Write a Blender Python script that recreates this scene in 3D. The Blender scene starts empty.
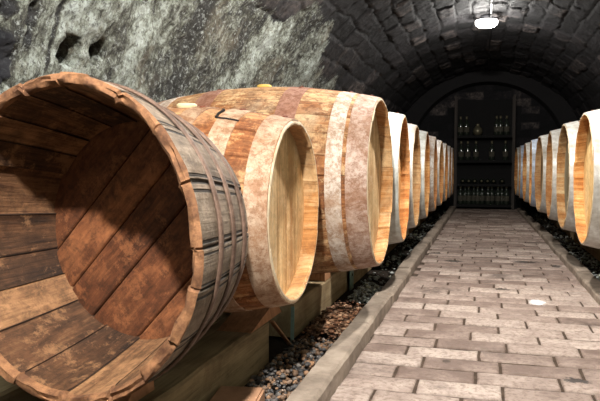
import bpy, math, random
import numpy as np
from mathutils import Vector, Matrix
rng = random.Random(7)
nr = np.random.default_rng(7)
SC = bpy.context.scene
COL = SC.collection
PI = math.pi
CAMZ = 0.58

# ------------------------------------------------------------------ helpers
def mesh(name, verts, faces, smooth=False, uv=None, attrs=None, mats=None, midx=None):
    me = bpy.data.meshes.new(name)
    v = np.asarray(verts, dtype=np.float32).reshape(-1, 3)
    if isinstance(faces, np.ndarray):
        n, k = faces.shape
        me.vertices.add(len(v)); me.vertices.foreach_set('co', v.ravel())
        me.loops.add(n * k); me.loops.foreach_set('vertex_index', faces.astype(np.int32).ravel())
        me.polygons.add(n)
        me.polygons.foreach_set('loop_start', np.arange(0, n * k, k, dtype=np.int32))
        me.polygons.foreach_set('loop_total', np.full(n, k, dtype=np.int32))
        me.update(calc_edges=True)
    else:
        me.from_pydata([tuple(map(float, p)) for p in v], [], faces); me.update()
    me.validate()
    if uv is not None:
        uv = np.asarray(uv, dtype=np.float32)
        li = np.empty(len(me.loops), dtype=np.int32); me.loops.foreach_get('vertex_index', li)
        l = me.uv_layers.new(name='UVMap'); l.data.foreach_set('uv', uv[li].ravel())
    for k2, a in (attrs or {}).items():
        at = me.attributes.new(k2, 'FLOAT', 'POINT'); at.data.foreach_set('value', np.asarray(a, dtype=np.float32))
    if smooth:
        me.polygons.foreach_set('use_smooth', np.ones(len(me.polygons), dtype=bool))
    return me

def obj(name, me, mat=None, parent=None, loc=(0, 0, 0), rot=(0, 0, 0), label=None):
    o = bpy.data.objects.new(name, me); COL.objects.link(o)
    if me is not None and mat is not None and len(me.materials) == 0: me.materials.append(mat)
    o.parent = parent; o.location = loc; o.rotation_euler = rot
    if label: o['label'] = label
    return o

def tag(o, label, cat, group=None, kind=None):
    o['label'] = label; o['category'] = cat
    if group: o['group'] = group
    if kind: o['kind'] = kind
    return o

def struct(o):
    o['kind'] = 'structure'; return o

class MB:
    """collects pieces into one mesh"""
    def __init__(s): s.v = []; s.f = []; s.uv = []
    def add(s, vs, fs, uv=None):
        b = len(s.v); s.v += [tuple(p) for p in vs]; s.f += [tuple(i + b for i in f) for f in fs]
        s.uv += list(uv) if uv is not None else [(p[0], p[1]) for p in vs]
    def box(s, c, d, M=None, bev=0.0):
        x, y, z = (q / 2 for q in d); b = min(bev, x * .9, y * .9, z * .9)
        vs = []; fs = []
        if b <= 0:
            vs = [(sx * x, sy * y, sz * z) for sx in (-1, 1) for sy in (-1, 1) for sz in (-1, 1)]
            fs = [(0, 1, 3, 2), (4, 6, 7, 5), (0, 4, 5, 1), (2, 3, 7, 6), (0, 2, 6, 4), (1, 5, 7, 3)]
        else:
            import bmesh
            bm = bmesh.new(); bmesh.ops.create_cube(bm, size=1)
            for v in bm.verts: v.co = Vector((v.co.x * 2 * x, v.co.y * 2 * y, v.co.z * 2 * z))
            bmesh.ops.bevel(bm, geom=bm.edges[:], offset=b, segments=2, affect='EDGES')
            bm.verts.ensure_lookup_table()
            vs = [tuple(v.co) for v in bm.verts]; fs = [tuple(v.index for v in f.verts) for f in bm.faces]; bm.free()
        out = []
        for p in vs:
            q = Vector(p)
            if M is not None: q = M @ q
            out.append(tuple(q + Vector(c)))
        s.add(out, fs, [(p[0], p[1] + p[2]) for p in vs])
    def prism(s, poly, a, b, ax='x'):
        n = len(poly); vs = []
        for t in (a, b):
            for (p, q) in poly:
                vs.append((t, p, q) if ax == 'x' else ((p, t, q) if ax == 'y' else (p, q, t)))
        fs = [tuple(range(n))[::-1], tuple(range(n, 2 * n))] + [(i, (i + 1) % n, n + (i + 1) % n, n + i) for i in range(n)]
        s.add(vs, fs)
    def lathe(s, prof, n=32, ax='z', c=(0, 0, 0), M=None):
        vs = []; fs = []
        for (r, h) in prof:
            for k in range(n):
                a = 2 * PI * k / n
                p = (r * math.cos(a), r * math.sin(a), h)
                if ax == 'x': p = (h, r * math.cos(a), r * math.sin(a))
                if ax == 'y': p = (r * math.cos(a), h, r * math.sin(a))
                q = Vector(p)
                if M is not None: q = M @ q
                vs.append(tuple(q + Vector(c)))
        m = len(prof)
        for i in range(m - 1):
            for k in range(n):
                fs.append((i * n + k, i * n + (k + 1) % n, (i + 1) * n + (k + 1) % n, (i + 1) * n + k))
        if prof[0][0] > 1e-5: fs.append(tuple(range(n))[::-1])
        if prof[-1][0] > 1e-5: fs.append(tuple((m - 1) * n + k for k in range(n)))
        s.add(vs, fs)
    def build(s, name, mat, parent=None, smooth=False, **k):
        me = mesh(name, s.v, s.f, smooth=smooth, uv=s.uv)
        if smooth:
            pass
        return obj(name, me, mat, parent, **k)

# numpy value noise --------------------------------------------------
def _h(ix, iy, iz, seed):
    n = (ix.astype(np.int64) * 374761393 + iy.astype(np.int64) * 668265263 + iz.astype(np.int64) * 2147483647 + seed * 1274126177) & 0xffffffff
    n = ((n ^ (n >> 13)) * 1274126177) & 0xffffffff
    n = (n ^ (n >> 16)) & 0xffffffff
    return n.astype(np.float64) / 4294967295.0
def vnoise(p, seed=0):
    f = np.floor(p); t = p - f; t = t * t * (3 - 2 * t); i = f.astype(np.int64)
    r = 0
    for dx in (0, 1):
        for dy in (0, 1):
            for dz in (0, 1):
                w = (t[:, 0] if dx else 1 - t[:, 0]) * (t[:, 1] if dy else 1 - t[:, 1]) * (t[:, 2] if dz else 1 - t[:, 2])
                r = r + w * _h(i[:, 0] + dx, i[:, 1] + dy, i[:, 2] + dz, seed)
    return r
def fbm(p, sc, oc=4, seed=0, st=(1, 1, 1)):
    p = np.asarray(p, dtype=np.float64) * np.array(st) * sc; a = 1; s = 0; tt = 0
    for o in range(oc):
        s = s + a * vnoise(p * (2 ** o) + 17.3 * o, seed + o); tt += a; a *= .5
    return s / tt            # 0..1
def smooth01(x, a, b):
    t = np.clip((x - a) / (b - a), 0, 1); return t * t * (3 - 2 * t)

# ------------------------------------------------------------------ materials
def new_mat(name):
    m = bpy.data.materials.new(name); m.use_nodes = True
    nt = m.node_tree; nt.nodes.clear()
    return m, nt
class N:
    def __init__(s, nt): s.nt = nt
    def n(s, t, **k):
        x = s.nt.nodes.new(t)
        for a, b in k.items(): setattr(x, a, b)
        return x
    def l(s, a, b): s.nt.links.new(a, b)
    def val(s, sock, v):
        if hasattr(v, 'is_output'): s.l(v, sock)
        else: sock.default_value = v
    def math(s, op, a, b=0.0, c=None, clamp=False):
        x = s.n('ShaderNodeMath', operation=op); x.use_clamp = clamp
        s.val(x.inputs[0], a); s.val(x.inputs[1], b)
        if c is not None: s.val(x.inputs[2], c)
        return x.outputs[0]
    def mix(s, f, a, b, bt='MIX'):
        x = s.n('ShaderNodeMix', data_type='RGBA', blend_type=bt)
        s.val(x.inputs[0], f); s.val(x.inputs[6], a); s.val(x.inputs[7], b)
        return x.outputs[2]
    def noise(s, vec, scale=5, detail=4, rough=.6, dist=0.0, out=0):
        x = s.n('ShaderNodeTexNoise'); s.l(vec, x.inputs['Vector'])
        x.inputs['Scale'].default_value = scale; x.inputs['Detail'].default_value = detail
        x.inputs['Roughness'].default_value = rough; x.inputs['Distortion'].default_value = dist
        return x.outputs[out]
    def ramp(s, f, stops, interp='LINEAR'):
        x = s.n('ShaderNodeValToRGB'); x.color_ramp.interpolation = interp; s.l(f, x.inputs[0])
        e = x.color_ramp.elements
        while len(e) < len(stops): e.new(.5)
        for q, (p, c) in zip(e, stops):
            q.position = p; q.color = (c[0], c[1], c[2], 1) if not isinstance(c, (int, float)) else (c, c, c, 1)
        return x.outputs[0]
    def mapr(s, v, a, b, c=0.0, d=1.0):
        x = s.n('ShaderNodeMapRange'); s.l(v, x.inputs[0])
        for i, q in enumerate((a, b, c, d)): x.inputs[i + 1].default_value = q
        return x.outputs[0]
    def vscale(s, vec, sc, add=None):
        x = s.n('ShaderNodeVectorMath', operation='MULTIPLY'); s.l(vec, x.inputs[0]); x.inputs[1].default_value = sc
        r = x.outputs[0]
        if add is not None:
            y = s.n('ShaderNodeVectorMath', operation='ADD'); s.l(r, y.inputs[0]); s.l(add, y.inputs[1]); r = y.outputs[0]
        return r
    def attr(s, name):
        return s.n('ShaderNodeAttribute', attribute_name=name).outputs['Fac']
    def bump(s, h, st=.5, dist=.01, nrm=None):
        x = s.n('ShaderNodeBump'); x.inputs['Strength'].default_value = st; x.inputs['Distance'].default_value = dist
        s.l(h, x.inputs['Height'])
        if nrm is not None: s.l(nrm, x.inputs['Normal'])
        return x.outputs[0]
    def out(s, col, rough=.7, nrm=None, metal=0.0, spec=.4, emis=None, es=0):
        b = s.n('ShaderNodeBsdfPrincipled'); o = s.n('ShaderNodeOutputMaterial')
        s.val(b.inputs['Base Color'], col); s.val(b.inputs['Roughness'], rough); s.val(b.inputs['Metallic'], metal)
        s.val(b.inputs['Specular IOR Level'], spec)
        if nrm is not None: s.l(nrm, b.inputs['Normal'])
        if emis: b.inputs['Emission Color'].default_value = emis; b.inputs['Emission Strength'].default_value = es
        s.l(b.outputs[0], o.inputs[0]); return b

def c8(r, g, b):
    f = lambda v: (v / 255 / 12.92) if v / 255 <= .04045 else ((v / 255 + .055) / 1.055) ** 2.4
    return (f(r), f(g), f(b), 1)

def wood(name, dark, mid, light, seam=.06, seamcol=(30, 20, 12), rough=.75, bump=.5, blot=None, blotamt=.5, gu=7, gv=5, extra=False, stavevar=.5, mott=0.0, seamamt=1.0):
    """wood whose UV u runs across boards (1 per board) and v runs along them in metres"""
    m, nt = new_mat(name); q = N(nt)
    uv = q.n('ShaderNodeUVMap', uv_map='UVMap').outputs[0]
    oi = q.n('ShaderNodeObjectInfo'); tc = q.n('ShaderNodeTexCoord').outputs['Object']
    rnd = q.math('MULTIPLY', oi.outputs['Random'], 37.0)
    cx = q.n('ShaderNodeCombineXYZ'); q.l(rnd, cx.inputs[2]); q.l(rnd, cx.inputs[1]); off = cx.outputs[0]
    sep = q.n('ShaderNodeSeparateXYZ'); q.l(uv, sep.inputs[0])
    fl = q.math('FLOOR', sep.outputs[0]); fr = q.math('FRACT', sep.outputs[0])
    wn = q.n('ShaderNodeTexWhiteNoise', noise_dimensions='2D')
    cw = q.n('ShaderNodeCombineXYZ'); q.l(fl, cw.inputs[0]); q.l(rnd, cw.inputs[1]); q.l(cw.outputs[0], wn.inputs['Vector'])
    ofw = q.n('ShaderNodeVectorMath', operation='SCALE'); q.l(wn.outputs['Color'], ofw.inputs[0]); ofw.inputs['Scale'].default_value = 9
    offs = q.n('ShaderNodeVectorMath', operation='ADD'); q.l(off, offs.inputs[0]); q.l(ofw.outputs[0], offs.inputs[1])
    g = q.vscale(uv, (gu, gv, 1), offs.outputs[0])
    n1 = q.noise(g, 1.0, 6, .65, .6)
    g2 = q.vscale(uv, (gu * 5, gv * 1.2, 1), offs.outputs[0])
    n2 = q.noise(g2, 1.0, 5, .7)
    ob = q.vscale(tc, (1, 1, 1), off)
    n3 = q.noise(ob, 5.0, 5, .6, .4)
    f = q.math('ADD', q.math('MULTIPLY', n1, .5), q.math('MULTIPLY', n2, .3))
    f = q.math('ADD', f, q.math('MULTIPLY', n3, .35))
    f = q.math('ADD', f, q.math('MULTIPLY', q.math('SUBTRACT', wn.outputs['Value'], .5), .28 * stavevar))
    col = q.ramp(f, [(.38, c8(*dark)), (.56, c8(*mid)), (.76, c8(*light))])
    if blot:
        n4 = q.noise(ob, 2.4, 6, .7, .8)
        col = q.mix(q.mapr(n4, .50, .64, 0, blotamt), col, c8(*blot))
    n5 = q.noise(ob, 16, 6, .75)
    col = q.mix(q.mapr(n5, .60, .72, 0, .6), col, q.mix(.65, col, c8(*seamcol)))
    if mott:
        n6 = q.noise(ob, 38, 6, .8, .5)
        col = q.mix(q.mapr(n6, .46, .60, 0, mott), col, q.mix(.75, col, c8(*seamcol)))
        n7 = q.noise(ob, 9, 6, .75, .6)
        col = q.mix(q.mapr(n7, .48, .60, 0, mott * .9), col, q.mix(.6, col, c8(*dark)))
        n8 = q.noise(ob, 14, 6, .8, .2)
        col = q.mix(q.mapr(n8, .53, .62, 0, mott * .8), col, c8(*light))
    e = q.math('MINIMUM', fr, q.math('SUBTRACT', 1.0, fr))
    sm = q.mapr(e, seam * .35, seam, 1, 0)
    sm = q.math('MULTIPLY', sm, seamamt)
    if extra:   # pairs of score lines beside every joint
        for c in (.10, .86):
            d = q.math('ABSOLUTE', q.math('SUBTRACT', fr, c))
            sm = q.math('MAXIMUM', sm, q.mapr(d, .018, .035, 1, 0))
    col = q.mix(q.math('MULTIPLY', sm, .85), col, c8(*seamcol))
    col = q.mix(1.0, col, oi.outputs['Color'], 'MULTIPLY')
    h = q.math('ADD', q.math('MULTIPLY', n2, .5), q.math('MULTIPLY', n1, .5))
    h = q.math('SUBTRACT', h, q.math('MULTIPLY', sm, 1.2))
    h = q.math('ADD', h, q.math('MULTIPLY', n5, .3))
    q.out(col, rough, q.bump(h, bump, .004), spec=.3)
    return m

def simple(name, c, rough=.6, metal=0.0, nscale=20, amt=.35, dark=(20, 15, 10), bump=.3, spec=.4, tint=False):
    m, nt = new_mat(name); q = N(nt)
    tc = q.n('ShaderNodeTexCoord').outputs['Object']
    oi = q.n('ShaderNodeObjectInfo')
    n = q.noise(tc, nscale, 6, .7)
    n2 = q.noise(tc, nscale * .3, 4, .6)
    col = q.mix(q.mapr(n, .4, .7, 0, amt), c8(*c), c8(*dark))
    col = q.mix(q.mapr(n2, .45, .7, 0, amt), col, c8(*dark))
    if tint: col = q.mix(1.0, col, oi.outputs['Color'], 'MULTIPLY')
    q.out(col, rough, q.bump(n, bump, .003), metal, spec)
    return m

M = {}
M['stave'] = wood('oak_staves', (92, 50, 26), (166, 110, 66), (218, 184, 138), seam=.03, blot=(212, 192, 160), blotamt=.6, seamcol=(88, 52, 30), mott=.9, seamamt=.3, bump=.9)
M['stave2'] = wood('oak_staves_orange', (92, 48, 24), (158, 98, 56), (206, 160, 110), seam=.03, blot=(204, 176, 138), blotamt=.4, seamcol=(84, 46, 24), mott=.9, seamamt=.3, bump=.9)
M['head'] = wood('oak_head', (176, 134, 88), (238, 208, 162), (252, 236, 206), seam=.02, gu=3, gv=2.2, seamcol=(110, 86, 56), blot=(200, 178, 136), blotamt=.5, stavevar=1.3, bump=.4, mott=.35, seamamt=.6)
M['old_in'] = wood('old_vat_inside', (36, 23, 15), (92, 62, 40), (162, 120, 84), seam=.02, gu=3, gv=7, seamcol=(26, 15, 9), blot=(84, 54, 34), blotamt=.6, bump=1, stavevar=.9, mott=.6)
M['old_head'] = wood('old_vat_bottom', (42, 23, 14), (106, 62, 37), (162, 104, 66), seam=.012, gu=2.6, gv=9, seamcol=(24, 13, 8), blot=(72, 42, 26), blotamt=.6, bump=1, stavevar=.5, mott=.6)
M['old_rim'] = simple('sawn_rim_wood', (150, 106, 72), .85, nscale=55, amt=.85, dark=(62, 34, 20), bump=1)
M['old_out'] = wood('old_vat_outside', (82, 70, 58), (132, 115, 98), (176, 158, 138), seam=.05, gu=3, gv=6, seamcol=(14, 12, 11), blot=(108, 86, 66), extra=True, bump=.9, mott=.5)
M['old_hoop'] = simple('rusty_thin_hoop', (120, 96, 82), .6, .2, 60, .7, (58, 40, 30), .6)
def hoop_mat():
    m, nt = new_mat('weathered_hoop'); q = N(nt)
    tc = q.n('ShaderNodeTexCoord').outputs['Object']; oi = q.n('ShaderNodeObjectInfo')
    cx = q.n('ShaderNodeCombineXYZ'); q.l(q.math('MULTIPLY', oi.outputs['Random'], 31.0), cx.inputs[0])
    v = q.vscale(tc, (1, 1, 1), cx.outputs[0])
    a = q.noise(v, 8, 8, .85, .5); b_ = q.noise(v, 45, 7, .85, .3); c = q.noise(v, 14, 6, .75, .4)
    col = q.mix(q.mapr(a, .44, .58, 0, .85), (1, 1, 1, 1), (.60, .40, .27, 1))
    col = q.mix(q.mapr(b_, .46, .58, 0, .75), col, (.42, .25, .15, 1))
    col = q.mix(q.mapr(c, .55, .66, 0, .5), col, (1.15, 1.12, 1.08, 1))
    col = q.mix(1.0, col, oi.outputs['Color'], 'MULTIPLY')
    q.out(col, q.mapr(b_, .3, .7, .45, .75), q.bump(q.math('ADD', b_, c), .6, .003), .1, .4); return m
M['hoop'] = hoop_mat()
M['zinc'] = simple('galvanised_hoop', (250, 250, 250), .55, .1, 26, .6, (150, 132, 108), .4, tint=True)
M['rivet'] = simple('rust_rivet', (120, 62, 40), .6, .3, 60, .5, (70, 30, 20))
M['rail'] = wood('rail_timber', (96, 80, 56), (158, 136, 102), (196, 174, 138), seam=.0, gu=9, gv=3, seamcol=(40, 32, 22), blot=(96, 66, 40), blotamt=.5, bump=.6)
M['chock'] = wood('chock_timber', (124, 84, 56), (184, 132, 94), (214, 166, 126), seam=.0, gu=9, gv=9, seamcol=(60, 36, 22), bump=.6)
M['chime'] = wood('inner_chime_oak', (128, 76, 38), (204, 142, 82), (240, 206, 156), seam=.03, blot=(236, 206, 158), blotamt=.5, seamcol=(110, 70, 40), mott=.4, seamamt=.3)
M['endgrain'] = simple('pale_end_grain', (222, 206, 176), .7, nscale=40, amt=.5, dark=(160, 120, 80), bump=.5)
M['bung'] = simple('bung_yellow', (232, 196, 104), .5, nscale=12, amt=.3, dark=(190, 140, 60))
M['bungw'] = simple('bung_cream', (236, 222, 180), .5, nscale=12, amt=.3, dark=(190, 160, 100))
M['iron'] = simple('black_iron', (34, 32, 34), .5, .5, 40, .3, (16, 14, 14))
M['bracket'] = simple('pale_green_metal', (150, 176, 166), .45, .3, 30, .45, (80, 88, 76))
M['curb'] = simple('curb_stone', (168, 152, 136), .85, nscale=14, amt=.6, dark=(84, 70, 58), bump=.9)
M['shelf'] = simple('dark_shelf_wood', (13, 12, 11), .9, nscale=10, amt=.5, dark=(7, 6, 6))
M['shelfpost'] = simple('shelf_post_wood', (60, 54, 50), .8, nscale=10, amt=.6, dark=(50, 42, 36))
M['bottle'] = simple('dark_bottle_glass', (40, 46, 38), .12, nscale=8, amt=.3, dark=(22, 24, 18), bump=0, spec=.9)
M['label'] = simple('dusty_label', (60, 57, 48), .85, nscale=30, amt=.4, dark=(90, 84, 66))
M['foil'] = simple('bottle_foil', (110, 104, 84), .4, .5, 30, .4, (80, 70, 50))
M['redbrick'] = simple('loose_brick', (176, 132, 100), .85, nscale=25, amt=.4, dark=(110, 78, 56), bump=.6)
M['lampmetal'] = simple('lamp_metal', (70, 70, 74), .4, .7, 20, .3, (40, 40, 40))
M['cable'] = simple('cable_black', (24, 24, 26), .6)

def floor_pt(px, py):
    yw = math.atan(183 / 650); pt = math.atan(34.5 / 650 * math.cos(yw))
    d = Matrix.Rotation(yw, 3, 'Z') @ Matrix.Rotation(PI / 2 - pt, 3, 'X') @ Vector(((px - 300) / 650, (200.5 - py) / 650, -1))
    t = CAMZ / -d.z; return d.x * t, d.y * t
STAINS = [(*floor_pt(px, py), a, b, c) for (px, py, a, b, c) in ((537, 302, .035, .06, (240, 240, 244)), (577, 381, .035, .03, (50, 44, 42)),
    (453, 261, .05, .06, (38, 30, 24)), (525, 262, .07, .06, (44, 36, 30)), (502, 289, .04, .035, (60, 48, 40)), (436, 253, .04, .04, (50, 40, 32)), (556, 266, .03, .06, (40, 33, 28)), (446, 361, .012, .02, (70, 56, 46)))]
def floor_mat():
    m, nt = new_mat('path_brick'); q = N(nt)
    tc = q.n('ShaderNodeTexCoord').outputs['Object']; r = q.attr('brnd'); e = q.attr('edge')
    n = q.noise(tc, 9, 6, .65); n2 = q.noise(tc, 60, 5, .7); n3 = q.noise(tc, 2.2, 5, .7, .5)
    f = q.math('ADD', q.math('MULTIPLY', n, .7), q.math('MULTIPLY', r, .3))
    col = q.ramp(f, [(.30, c8(116, 96, 86)), (.5, c8(160, 141, 130)), (.68, c8(192, 174, 162))])
    col = q.mix(q.mapr(n2, .47, .62, 0, .6), col, c8(104, 84, 72))
    col = q.mix(q.mapr(n3, .58, .66, 0, .75), col, c8(84, 70, 62))
    n4 = q.noise(tc, 5.2, 6, .7, .3)
    col = q.mix(q.mapr(n4, .685, .72, 0, .85), col, c8(42, 34, 28))
    col = q.mix(q.math('MULTIPLY', e, .8), col, c8(74, 60, 50))
    for (sx, sy, ra, rb_, cc) in STAINS:
        v = q.n('ShaderNodeVectorMath', operation='SUBTRACT'); q.l(tc, v.inputs[0]); v.inputs[1].default_value = (sx, sy, 0)
        v2 = q.vscale(v.outputs[0], (1 / ra, 1 / rb_, 0))
        ln = q.n('ShaderNodeVectorMath', operation='LENGTH'); q.l(v2, ln.inputs[0])
        nn = q.noise(tc, 38, 4, .7)
        dd = q.math('ADD', ln.outputs['Value'], q.math('MULTIPLY', q.math('SUBTRACT', nn, .5), 3.0))
        col = q.mix(q.mapr(dd, .75, 1.05, .9, 0), col, c8(*cc))
    h = q.math('ADD', n2, n)
    q.out(col, q.mapr(n, .3, .7, .55, .8), q.bump(h, .6, .004), spec=.35)
    return m
M['brick'] = floor_mat()

def soil_mat(name='soil', a=(26, 22, 18), b=(62, 52, 44)):
    m, nt = new_mat(name); q = N(nt)
    tc = q.n('ShaderNodeTexCoord').outputs['Object']
    n = q.noise(tc, 18, 8, .75); n2 = q.noise(tc, 120, 4, .7)
    col = q.ramp(n, [(.3, c8(*a)), (.7, c8(*b))])
    q.out(col, .9, q.bump(q.math('ADD', n, n2), 1, .01), spec=.2)
    return m
M['soil'] = soil_mat()
M['mortar'] = soil_mat('joint_dirt', (54, 42, 34), (110, 92, 78))

def pebble_mat(name, cols, rough=.6, spec=.4):
    m, nt = new_mat(name); q = N(nt)
    tc = q.n('ShaderNodeTexCoord').outputs['Object']; r = q.attr('brnd')
    col = q.ramp(r, [(i / (len(cols) - 1), c8(*c)) for i, c in enumerate(cols)])
    n = q.noise(tc, 130, 4, .7)
    col = q.mix(q.mapr(n, .45, .75, 0, .4), col, c8(40, 32, 26))
    q.out(col, rough, q.bump(n, .4, .003), spec=spec)
    return m
M['peb_dark'] = pebble_mat('dark_pebbles', [(46, 46, 48), (84, 82, 82), (120, 114, 108), (158, 122, 92), (60, 56, 54), (186, 142, 106)])
M['chips'] = pebble_mat('brown_chips', [(60, 40, 28), (122, 82, 56), (180, 128, 94), (80, 54, 38), (218, 174, 138), (62, 42, 30)], .7)
M['peb_pale'] = pebble_mat('pale_gravel', [(150, 154, 150), (196, 202, 196), (226, 230, 222), (110, 112, 110), (206, 204, 170)], .35, .7)

def vault_mat():
    m, nt = new_mat('cellar_masonry'); q = N(nt)
    geo = q.n('ShaderNodeTexCoord').outputs['Object']
    br = q.attr('brnd'); mo = q.attr('mort'); ms = q.attr('moss'); s = q.attr('streak')
    dk = q.attr('darkp')
    # masonry
    n = q.noise(geo, 7, 7, .7, .3); n2 = q.noise(geo, 45, 5, .75)
    f = q.math('ADD', q.math('MULTIPLY', n, .6), q.math('MULTIPLY', br, .4))
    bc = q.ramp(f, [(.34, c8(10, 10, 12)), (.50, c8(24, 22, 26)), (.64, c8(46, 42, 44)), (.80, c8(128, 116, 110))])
    bc = q.mix(q.mapr(n2, .46, .60, 0, .75), bc, c8(12, 11, 13))
    bc = q.mix(q.math('MULTIPLY', mo, .4), bc, c8(14, 13, 14))
    # lichen covered render
    l = q.vscale(geo, (1.0, 1.0, .6))
    a = q.noise(l, 5.0, 8, .78, .3); b = q.noise(l, 34, 8, .85, .2); c = q.noise(geo, 62, 6, .85)
    g = q.math('ADD', q.math('MULTIPLY', a, .55), q.math('MULTIPLY', b, .50)); g = q.math('ADD', g, q.math('MULTIPLY', s, .20))
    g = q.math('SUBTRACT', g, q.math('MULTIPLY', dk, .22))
    pc = q.ramp(g, [(.555, c8(40, 39, 36)), (.59, c8(84, 84, 74)), (.625, c8(136, 140, 126)), (.665, c8(186, 194, 182)), (.72, c8(226, 236, 230))])
    tn = q.noise(geo, 3.0, 5, .6, .6)
    pc = q.mix(q.mapr(tn, .52, .68, 0, .55), pc, c8(150, 138, 116))
    pc = q.mix(q.mapr(c, .50, .60, 0, .85), pc, c8(58, 58, 50))
    c2 = q.noise(geo, 48, 6, .85, .3)
    pc = q.mix(q.mapr(c2, .54, .62, 0, .7), pc, c8(228, 236, 232))
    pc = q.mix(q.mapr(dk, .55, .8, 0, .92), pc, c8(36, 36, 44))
    mk = q.math('ADD', ms, q.math('MULTIPLY', q.math('SUBTRACT', b, .5), 1.6))
    mk = q.math('ADD', mk, q.math('MULTIPLY', q.math('SUBTRACT', a, .5), 1.2))
    mk = q.mapr(mk, .42, .58, 0, 1)
    col = q.mix(mk, bc, pc)
    h = q.math('ADD', q.math('MULTIPLY', n2, .5), q.math('MULTIPLY', b, .9)); h = q.math('ADD', h, q.math('MULTIPLY', c, .35))
    q.out(col, .72, q.bump(h, 1.0, .03), spec=.45)
    return m
M['vault'] = vault_mat()

def glow_mat(name, c, e):
    m, nt = new_mat(name); q = N(nt)
    q.out((.9, .9, .9, 1), .3, emis=c, es=e); return m

# ------------------------------------------------------------------ camera
cam = bpy.data.cameras.new('camera'); co = bpy.data.objects.new('camera', cam); COL.objects.link(co)
cam.sensor_width = 36; cam.lens = 650 / 600 * 36; cam.clip_start = .02
co.location = (0, 0, CAMZ)
yaw = math.atan(183 / 650); pitch = math.atan(34.5 / 650 * math.cos(yaw))
co.rotation_euler = (PI / 2 - pitch, 0, yaw)
SC.camera = co

# ------------------------------------------------------------------ vault & walls
VC = .03; VR = 1.35; SPR = CAMZ - .05
Y0, Y1 = -3.2, 9.62
def section(s):
    """s in metres along the section from the left foot; returns x,z,nx,nz (inward normal)"""
    s = np.asarray(s, dtype=float); A = PI * VR
    x = np.empty_like(s); z = np.empty_like(s); nx = np.empty_like(s); nz = np.empty_like(s)
    l = s < SPR; r = s > SPR + A; m = ~(l | r)
    x[l] = VC - VR; z[l] = s[l]; nx[l] = 1; nz[l] = 0
    x[r] = VC + VR; z[r] = SPR - (s[r] - SPR - A); nx[r] = -1; nz[r] = 0
    a = (s[m] - SPR) / VR
    x[m] = VC - VR * np.cos(a); z[m] = SPR + VR * np.sin(a); nx[m] = np.cos(a); nz[m] = -np.sin(a)
    return x, z, nx, nz
STOT = 2 * SPR + PI * VR
SW = SPR + VR * .34          # height along the section where wall is counted as vault
def shell(name, s0, s1, ds, dy, mossy):
    ns = int((s1 - s0) / ds) + 1; ny = int((Y1 - Y0) / dy) + 1
    ss = np.linspace(s0, s1, ns); yy = np.linspace(Y0, Y1, ny)
    S, Y = np.meshgrid(ss, yy, indexing='ij'); S = S.ravel(); Y = Y.ravel()
    x, z, nx, nz = section(S)
    P = np.stack([x, Y, z], 1)
    # masonry courses run along the tunnel
    wob = (fbm(P, 1.6, 3, 5) - .5) * .10 + (fbm(P, 9, 2, 6) - .5) * .03
    rh, bw = .14, .30
    row = np.floor((S + wob) / rh); fs = (S + wob) / rh - row
    u = Y / bw + .5 * (row % 2) + _h(row, row * 0, row * 0, 3) * .5 + wob
    bi = np.floor(u); fu = u - bi
    es = np.minimum(fs, 1 - fs) * rh; eu = np.minimum(fu, 1 - fu) * bw
    e = np.minimum(es, eu)
    mort = 1 - smooth01(e, .004, .016)
    brnd = _h(bi, row, row * 0, 9)
    left = mossy
    dl = (fbm(P, 2.2, 4, 21) - .5)
    hmoss = np.where(S < STOT / 2, S, STOT - S)
    # lichen reaches above the springing near the camera and thins out in the depth
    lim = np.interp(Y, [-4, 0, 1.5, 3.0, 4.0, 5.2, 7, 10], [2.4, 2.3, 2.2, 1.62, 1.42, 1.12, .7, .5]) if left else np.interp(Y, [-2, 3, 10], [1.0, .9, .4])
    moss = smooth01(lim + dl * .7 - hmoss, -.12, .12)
    st = fbm(P, 5.5, 4, 33, (1, 1, .28))
    big = fbm(P, 2.6, 4, 40, (1, 1, .6)) - .5; mid = fbm(P, 9, 4, 41, (1, 1, .5)) - .5; fine = fbm(P, 32, 3, 42) - .5
    d_b = -.010 * mort + .026 * (brnd - .5) + .016 * fine + .03 * mid
    d_m = .05 * big + .045 * mid + .03 * fine + .02 * (st - .5)
    d = d_b * (1 - moss) + d_m * moss
    darkp = np.zeros_like(S)
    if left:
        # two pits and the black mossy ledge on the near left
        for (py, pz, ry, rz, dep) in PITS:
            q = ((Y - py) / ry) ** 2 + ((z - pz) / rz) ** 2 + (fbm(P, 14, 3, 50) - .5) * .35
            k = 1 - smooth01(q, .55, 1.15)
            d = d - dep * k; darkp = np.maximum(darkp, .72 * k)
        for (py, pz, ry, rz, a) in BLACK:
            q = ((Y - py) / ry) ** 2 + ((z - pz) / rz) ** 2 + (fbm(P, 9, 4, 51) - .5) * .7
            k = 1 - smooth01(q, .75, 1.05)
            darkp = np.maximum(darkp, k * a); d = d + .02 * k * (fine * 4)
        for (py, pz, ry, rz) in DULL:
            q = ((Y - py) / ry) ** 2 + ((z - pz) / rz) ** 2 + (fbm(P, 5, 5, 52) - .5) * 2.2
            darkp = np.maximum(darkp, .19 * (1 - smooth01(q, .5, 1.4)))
    P = P + d[:, None] * np.stack([nx, np.zeros_like(nx), nz], 1)
    idx = np.arange(ns * ny).reshape(ns, ny)
    F = np.stack([idx[:-1, :-1].ravel(), idx[:-1, 1:].ravel(), idx[1:, 1:].ravel(), idx[1:, :-1].ravel()], 1)
    me = mesh(name, P, F, True, attrs=dict(brnd=brnd, mort=mort, moss=moss, streak=st, darkp=darkp))
    return struct(obj(name, me, M['vault']))
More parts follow.
